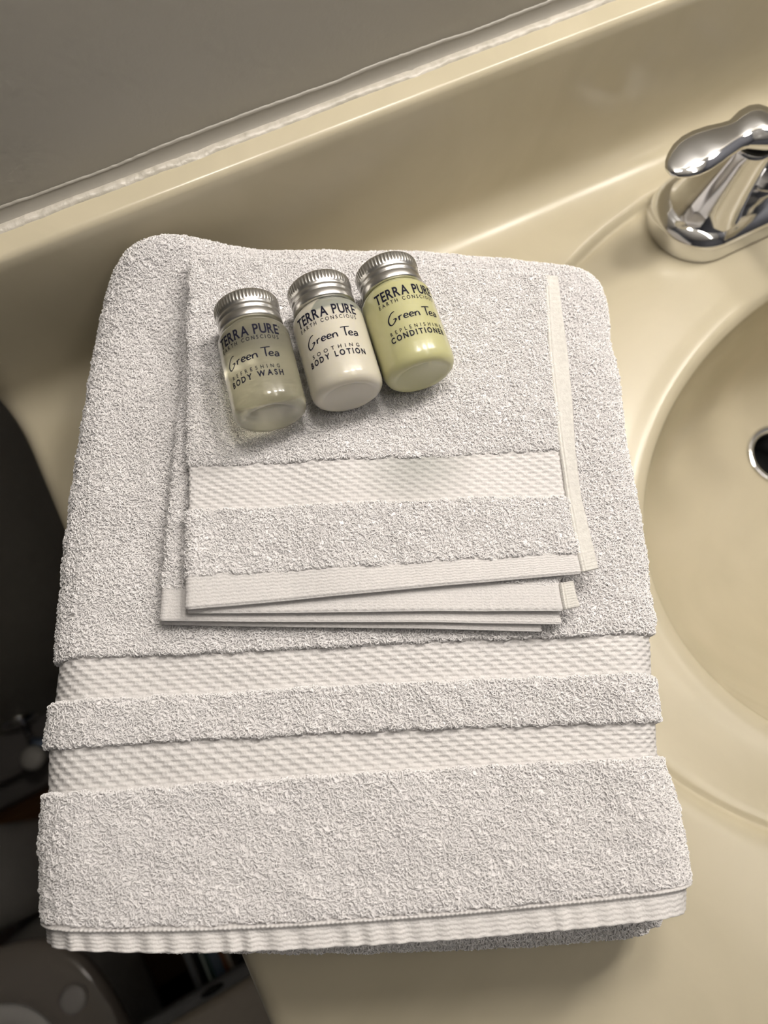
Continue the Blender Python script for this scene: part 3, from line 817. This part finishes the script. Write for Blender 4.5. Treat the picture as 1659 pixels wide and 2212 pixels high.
v = loft(lev, 4.5); f = grid_faces(len(lev), n, True) + [(n * (len(lev) - 1) + j, n * (len(lev) - 1) + (j + 1) % n, (j + 1) % n, j) for j in range(n)]
seat = tpart(fix_normals(mesh_np('seat_ring', v, f, M['seat'])))
v, f = lathe([(12.5, -447), (12.5, -443.5), (11.5, -441.6), (8, -440.6), (1, -440.3)], 40, (TX + 152, -62, 0))
o = mesh_np('bumper', v, f, M['bump']); o.parent = seat
o['label'] = 'round seat bumper'
v, f = lathe([(12.5, -447), (12.5, -443.5), (11.5, -441.6), (8, -440.6), (1, -440.3)], 40, (TX - 152, -62, 0)); o = mesh_np('bumper', v, f, M['bump']); o.parent = seat
# raised lid, tank
v = []
for k, (hw, off) in enumerate(((180, 0), (184, 3), (184, 8), (176, 12))):
    for j in range(n):
        a = 2 * math.pi * j / n
        v.append((TX + hw * math.cos(a), 44 + off + (.12 * (210 + 205 * math.sin(a))), -440 + 205 + (205 + (hw - 184)) * math.sin(a)))
f = grid_faces(4, n, True) + [tuple(range(n))[::-1], tuple(range(3 * n, 4 * n))]
tpart(fix_normals(mesh_np('lid', v, f, M['seat'])))
tpart(bevel_box('tank', (TX - 205, 105, -470), (TX + 60, 255, -130), M['porcelain'], r=22, seg=4))
tpart(bevel_box('tank_lid', (TX - 212, 99, -130), (TX + 66, 259, -100), M['porcelain'], r=9, seg=3))
tpart(bevel_box('pedestal_back', (TX - 62, 30, -850), (TX + 50, 150, -472), M['porcelain'], r=20, seg=3))

# supply stop valve with an oval grey knob near the wall foot
vp = pick(73, 1637, -700)
vv_ = thing('shutoff_valve', 'small water shutoff valve with a pale round knob near the wall foot', 'valve', (vp[0], 262, vp[2]))
def vvp(o): o.parent = vv_; o.matrix_parent_inverse = Matrix.Translation(-vv_.location); fix_normals(o); return o
def ylathe(prof, n_, c):
    v, f = lathe(prof, n_); return [(c[0] + a, c[1] - z, c[2] + b) for a, b, z in v], f
v, f = lathe([(5, -16), (6, -6), (13, -4), (15.5, -1), (15.5, 4), (12.5, 8), (6, 9.6), (1, 9.8)], 40, tuple(vp)); vvp(mesh_np('knob', v, f, M['white_pl']))
v, f = ylathe([(5, 0), (5, max(10, 262 - vp[1] + 6))], 20, (vp[0], 262, vp[2] - 14)); vvp(mesh_np('stem', v, f, M['steel']))
v, f = ylathe([(24, 0), (23, 4), (10, 9), (6, 10)], 32, (vp[0], 262, vp[2])); vvp(mesh_np('wall_flange', v, f, M['chrome']))
v, f = sweep([(vp[0] + 2, vp[1] + 20, vp[2] - 4), (vp[0] + 14, vp[1] + 14, vp[2] - 16), (vp[0] + 34, vp[1] + 10, vp[2] - 26), (vp[0] + 52, vp[1] + 14, vp[2] - 22), (vp[0] + 60, vp[1] + 30, vp[2] + 10)], [8, 8, 8, 7, 6], 16)
vvp(mesh_np('supply_hose', v, f, M['blue_pl']))

# ------------------------------------------------------------------ storage box with beige lid, beside the vanity's left side
sb = thing('storage_box', 'beige-topped storage box with a dark grip hole, below the counter edge', 'box', (-185, -240, -850))
def sp(o): o.parent = sb; o.matrix_parent_inverse = Matrix.Translation(-sb.location); return o
sp(bevel_box('box_body', (-282, -380, -850), (-84, -136, -478), M['binrim'], r=10, seg=3))
# lid with an overhanging rim, flat black oval on the rear rim stands for the grip hole's dark
sp(bevel_box('lid', (-286, -390, -470), (-78, -124, -449), M['bin'], r=8, seg=3))
sp(bevel_box('lid_rim', (-287, -130, -478), (-76, -112, -458), M['binrim'], r=5, seg=3))
v = []
for k, (s_, dz) in enumerate(((1.0, 0), (1.0, .8))):
    for j in range(40):
        a = 2 * math.pi * j / 40
        v.append((-214 + 12 * s_ * math.cos(a), -118 + 3.4 * s_ * math.sin(a), -458.2 + dz))
f = grid_faces(2, 40, True) + [tuple(range(40))[::-1], tuple(range(40, 80))]
o = mesh_np('grip_hole_dark', v, f, M['black']); sp(fix_normals(o))

# ------------------------------------------------------------------ magazine rack with upright magazines
mr = thing('magazine_rack', 'black open-topped magazine rack with a grey rim behind the storage box', 'rack', (-180, -60, -850))
def mp(o): o.parent = mr; o.matrix_parent_inverse = Matrix.Translation(-mr.location); return o
RZT = -500
RX0, RX1, RY0, RY1 = pick(392, 2060, RZT)[0], -88, -132, 8
mp(bevel_box('side_panel', (RX0, RY0, -850), (RX0 + 8, RY1, RZT), M['rackrim'], r=2))
mp(bevel_box('side_panel', (RX1 - 8, RY0, -850), (RX1, RY1, RZT), M['rack'], r=2))
mp(bevel_box('end_panel', (RX0 + 9, RY0, -850), (RX1 - 9, RY0 + 6, RZT - 6), M['rack'], r=2))
mp(bevel_box('end_panel', (RX0 + 9, RY1 - 6, -850), (RX1 - 9, RY1, RZT - 6), M['rack'], r=2))
mp(bevel_box('rack_floor', (RX0 + 9, RY0 + 7, -850), (RX1 - 9, RY1 - 7, -842), M['rack'], r=1))
mags = [(437, 8, (.50, .62, .58), 'thin pale teal magazine, leftmost in the black rack', 0), (446.5, 8, (.05, .15, .16), 'dark teal magazine second from left in the black rack', -4),
        (456, 22, (.13, .19, .29), 'thick slate blue magazine in the middle of the black rack', -2), (479.5, 8, (.34, .13, .05), 'rust red magazine right of the slate blue one in the rack', -3),
        (489, 7.5, (.62, .45, .32), 'tan magazine between the rust red and the white one in the rack', -5), (498, 6, (.75, .72, .66), 'thin white magazine, rightmost in the black rack', 1)]
mags = [(pick(a, 2085, RZT)[0], pick(a + b_, 2085, RZT)[0] - pick(a, 2085, RZT)[0], c, d_, e) for a, b_, c, d_, e in mags]
for x, th, col, lab, dz in mags:
    o = thing('magazine', lab, 'magazine', (x, -45, -841), 'magazines upright in the black rack')
    cm_ = mat('magazine_cover', col, .35); pm = mat('magazine_pages', tuple(min(1, c * .8 + .12) for c in col), .7)
    # cover: folded sheet around the spine (spine up), pages inside
    y0, y1, zb, ztop = pick(470, 2114, RZT)[1], RY1 - 9, -841, RZT - 2 + dz
    a = bevel_box('cover', (x, y0, zb), (x + th, y1, ztop), cm_, r=.5, seg=1); a.parent = o; a.matrix_parent_inverse = Matrix.Translation(-o.location)
    a = bevel_box('pages', (x + .4, y0 - 1.2, zb + 2), (x + th - .4, y0 + 1.5, ztop - 1), pm, r=.2, seg=1); a.parent = o; a.matrix_parent_inverse = Matrix.Translation(-o.location)

# ------------------------------------------------------------------ lamps (above and behind the camera); the ceiling strip is added for highlights
gm = bpy.data.materials.new('lamp_glass'); gm.use_nodes = True
b = gm.node_tree.nodes['Principled BSDF']; b.inputs['Base Color'].default_value = (.9, .9, .9, 1)
b.inputs['Emission Color'].default_value = (*LAMP_COL, 1); b.inputs['Emission Strength'].default_value = LAMP_POWER
vl = thing('vanity_light', 'chrome vanity light bar with four white globes on the wall above the basin', 'lamp', (GX, 262, GZ))
def lp(o): o.parent = vl; o.matrix_parent_inverse = Matrix.Translation(-vl.location); return o
lp(bevel_box('back_plate', (GX - 360, 240, GZ - 30), (GX + 360, 261, GZ + 60), M['chrome'], r=6, seg=3))
for i in (-1.55, -.52, .52, 1.55):
    v, f = sweep([(GX + i * 190, 240, GZ + 20), (GX + i * 190, 190, GZ + 30), (GX + i * 190, GY + 2, GZ + 50), (GX + i * 190, GY, GZ + 42)], [9, 9, 14, 22], 20)
    lp(mesh_np('arm', v, f, M['chrome']))
    v, f = lathe([(46 * math.cos(t), 46 * math.sin(t)) for t in np.linspace(-1.52, 1.45, 20)], 32, (GX + i * 190, GY, GZ))
    lp(mesh_np('globe', v, f, gm))
ce = thing('highlight_strip', 'added glowing ceiling strip, out of view, that makes the long bottle highlights', 'lamp', (710, -350, Z1))
cm = bpy.data.materials.new('diffuser_glow'); cm.use_nodes = True; b = cm.node_tree.nodes['Principled BSDF']
b.inputs['Emission Color'].default_value = (1., .93, .85, 1); b.inputs['Emission Strength'].default_value = CEIL_POWER
for nm, lo, hi, m_ in (('housing', (650, -850, Z1 - 30), (770, 150, Z1 - 1), M['white_pl']), ('diffuser', (670, -840, Z1 - 50), (750, 140, Z1 - 31), cm)):
    o = bevel_box(nm, lo, hi, m_, r=4); o.parent = ce; o.matrix_parent_inverse = Matrix.Translation(-ce.location)
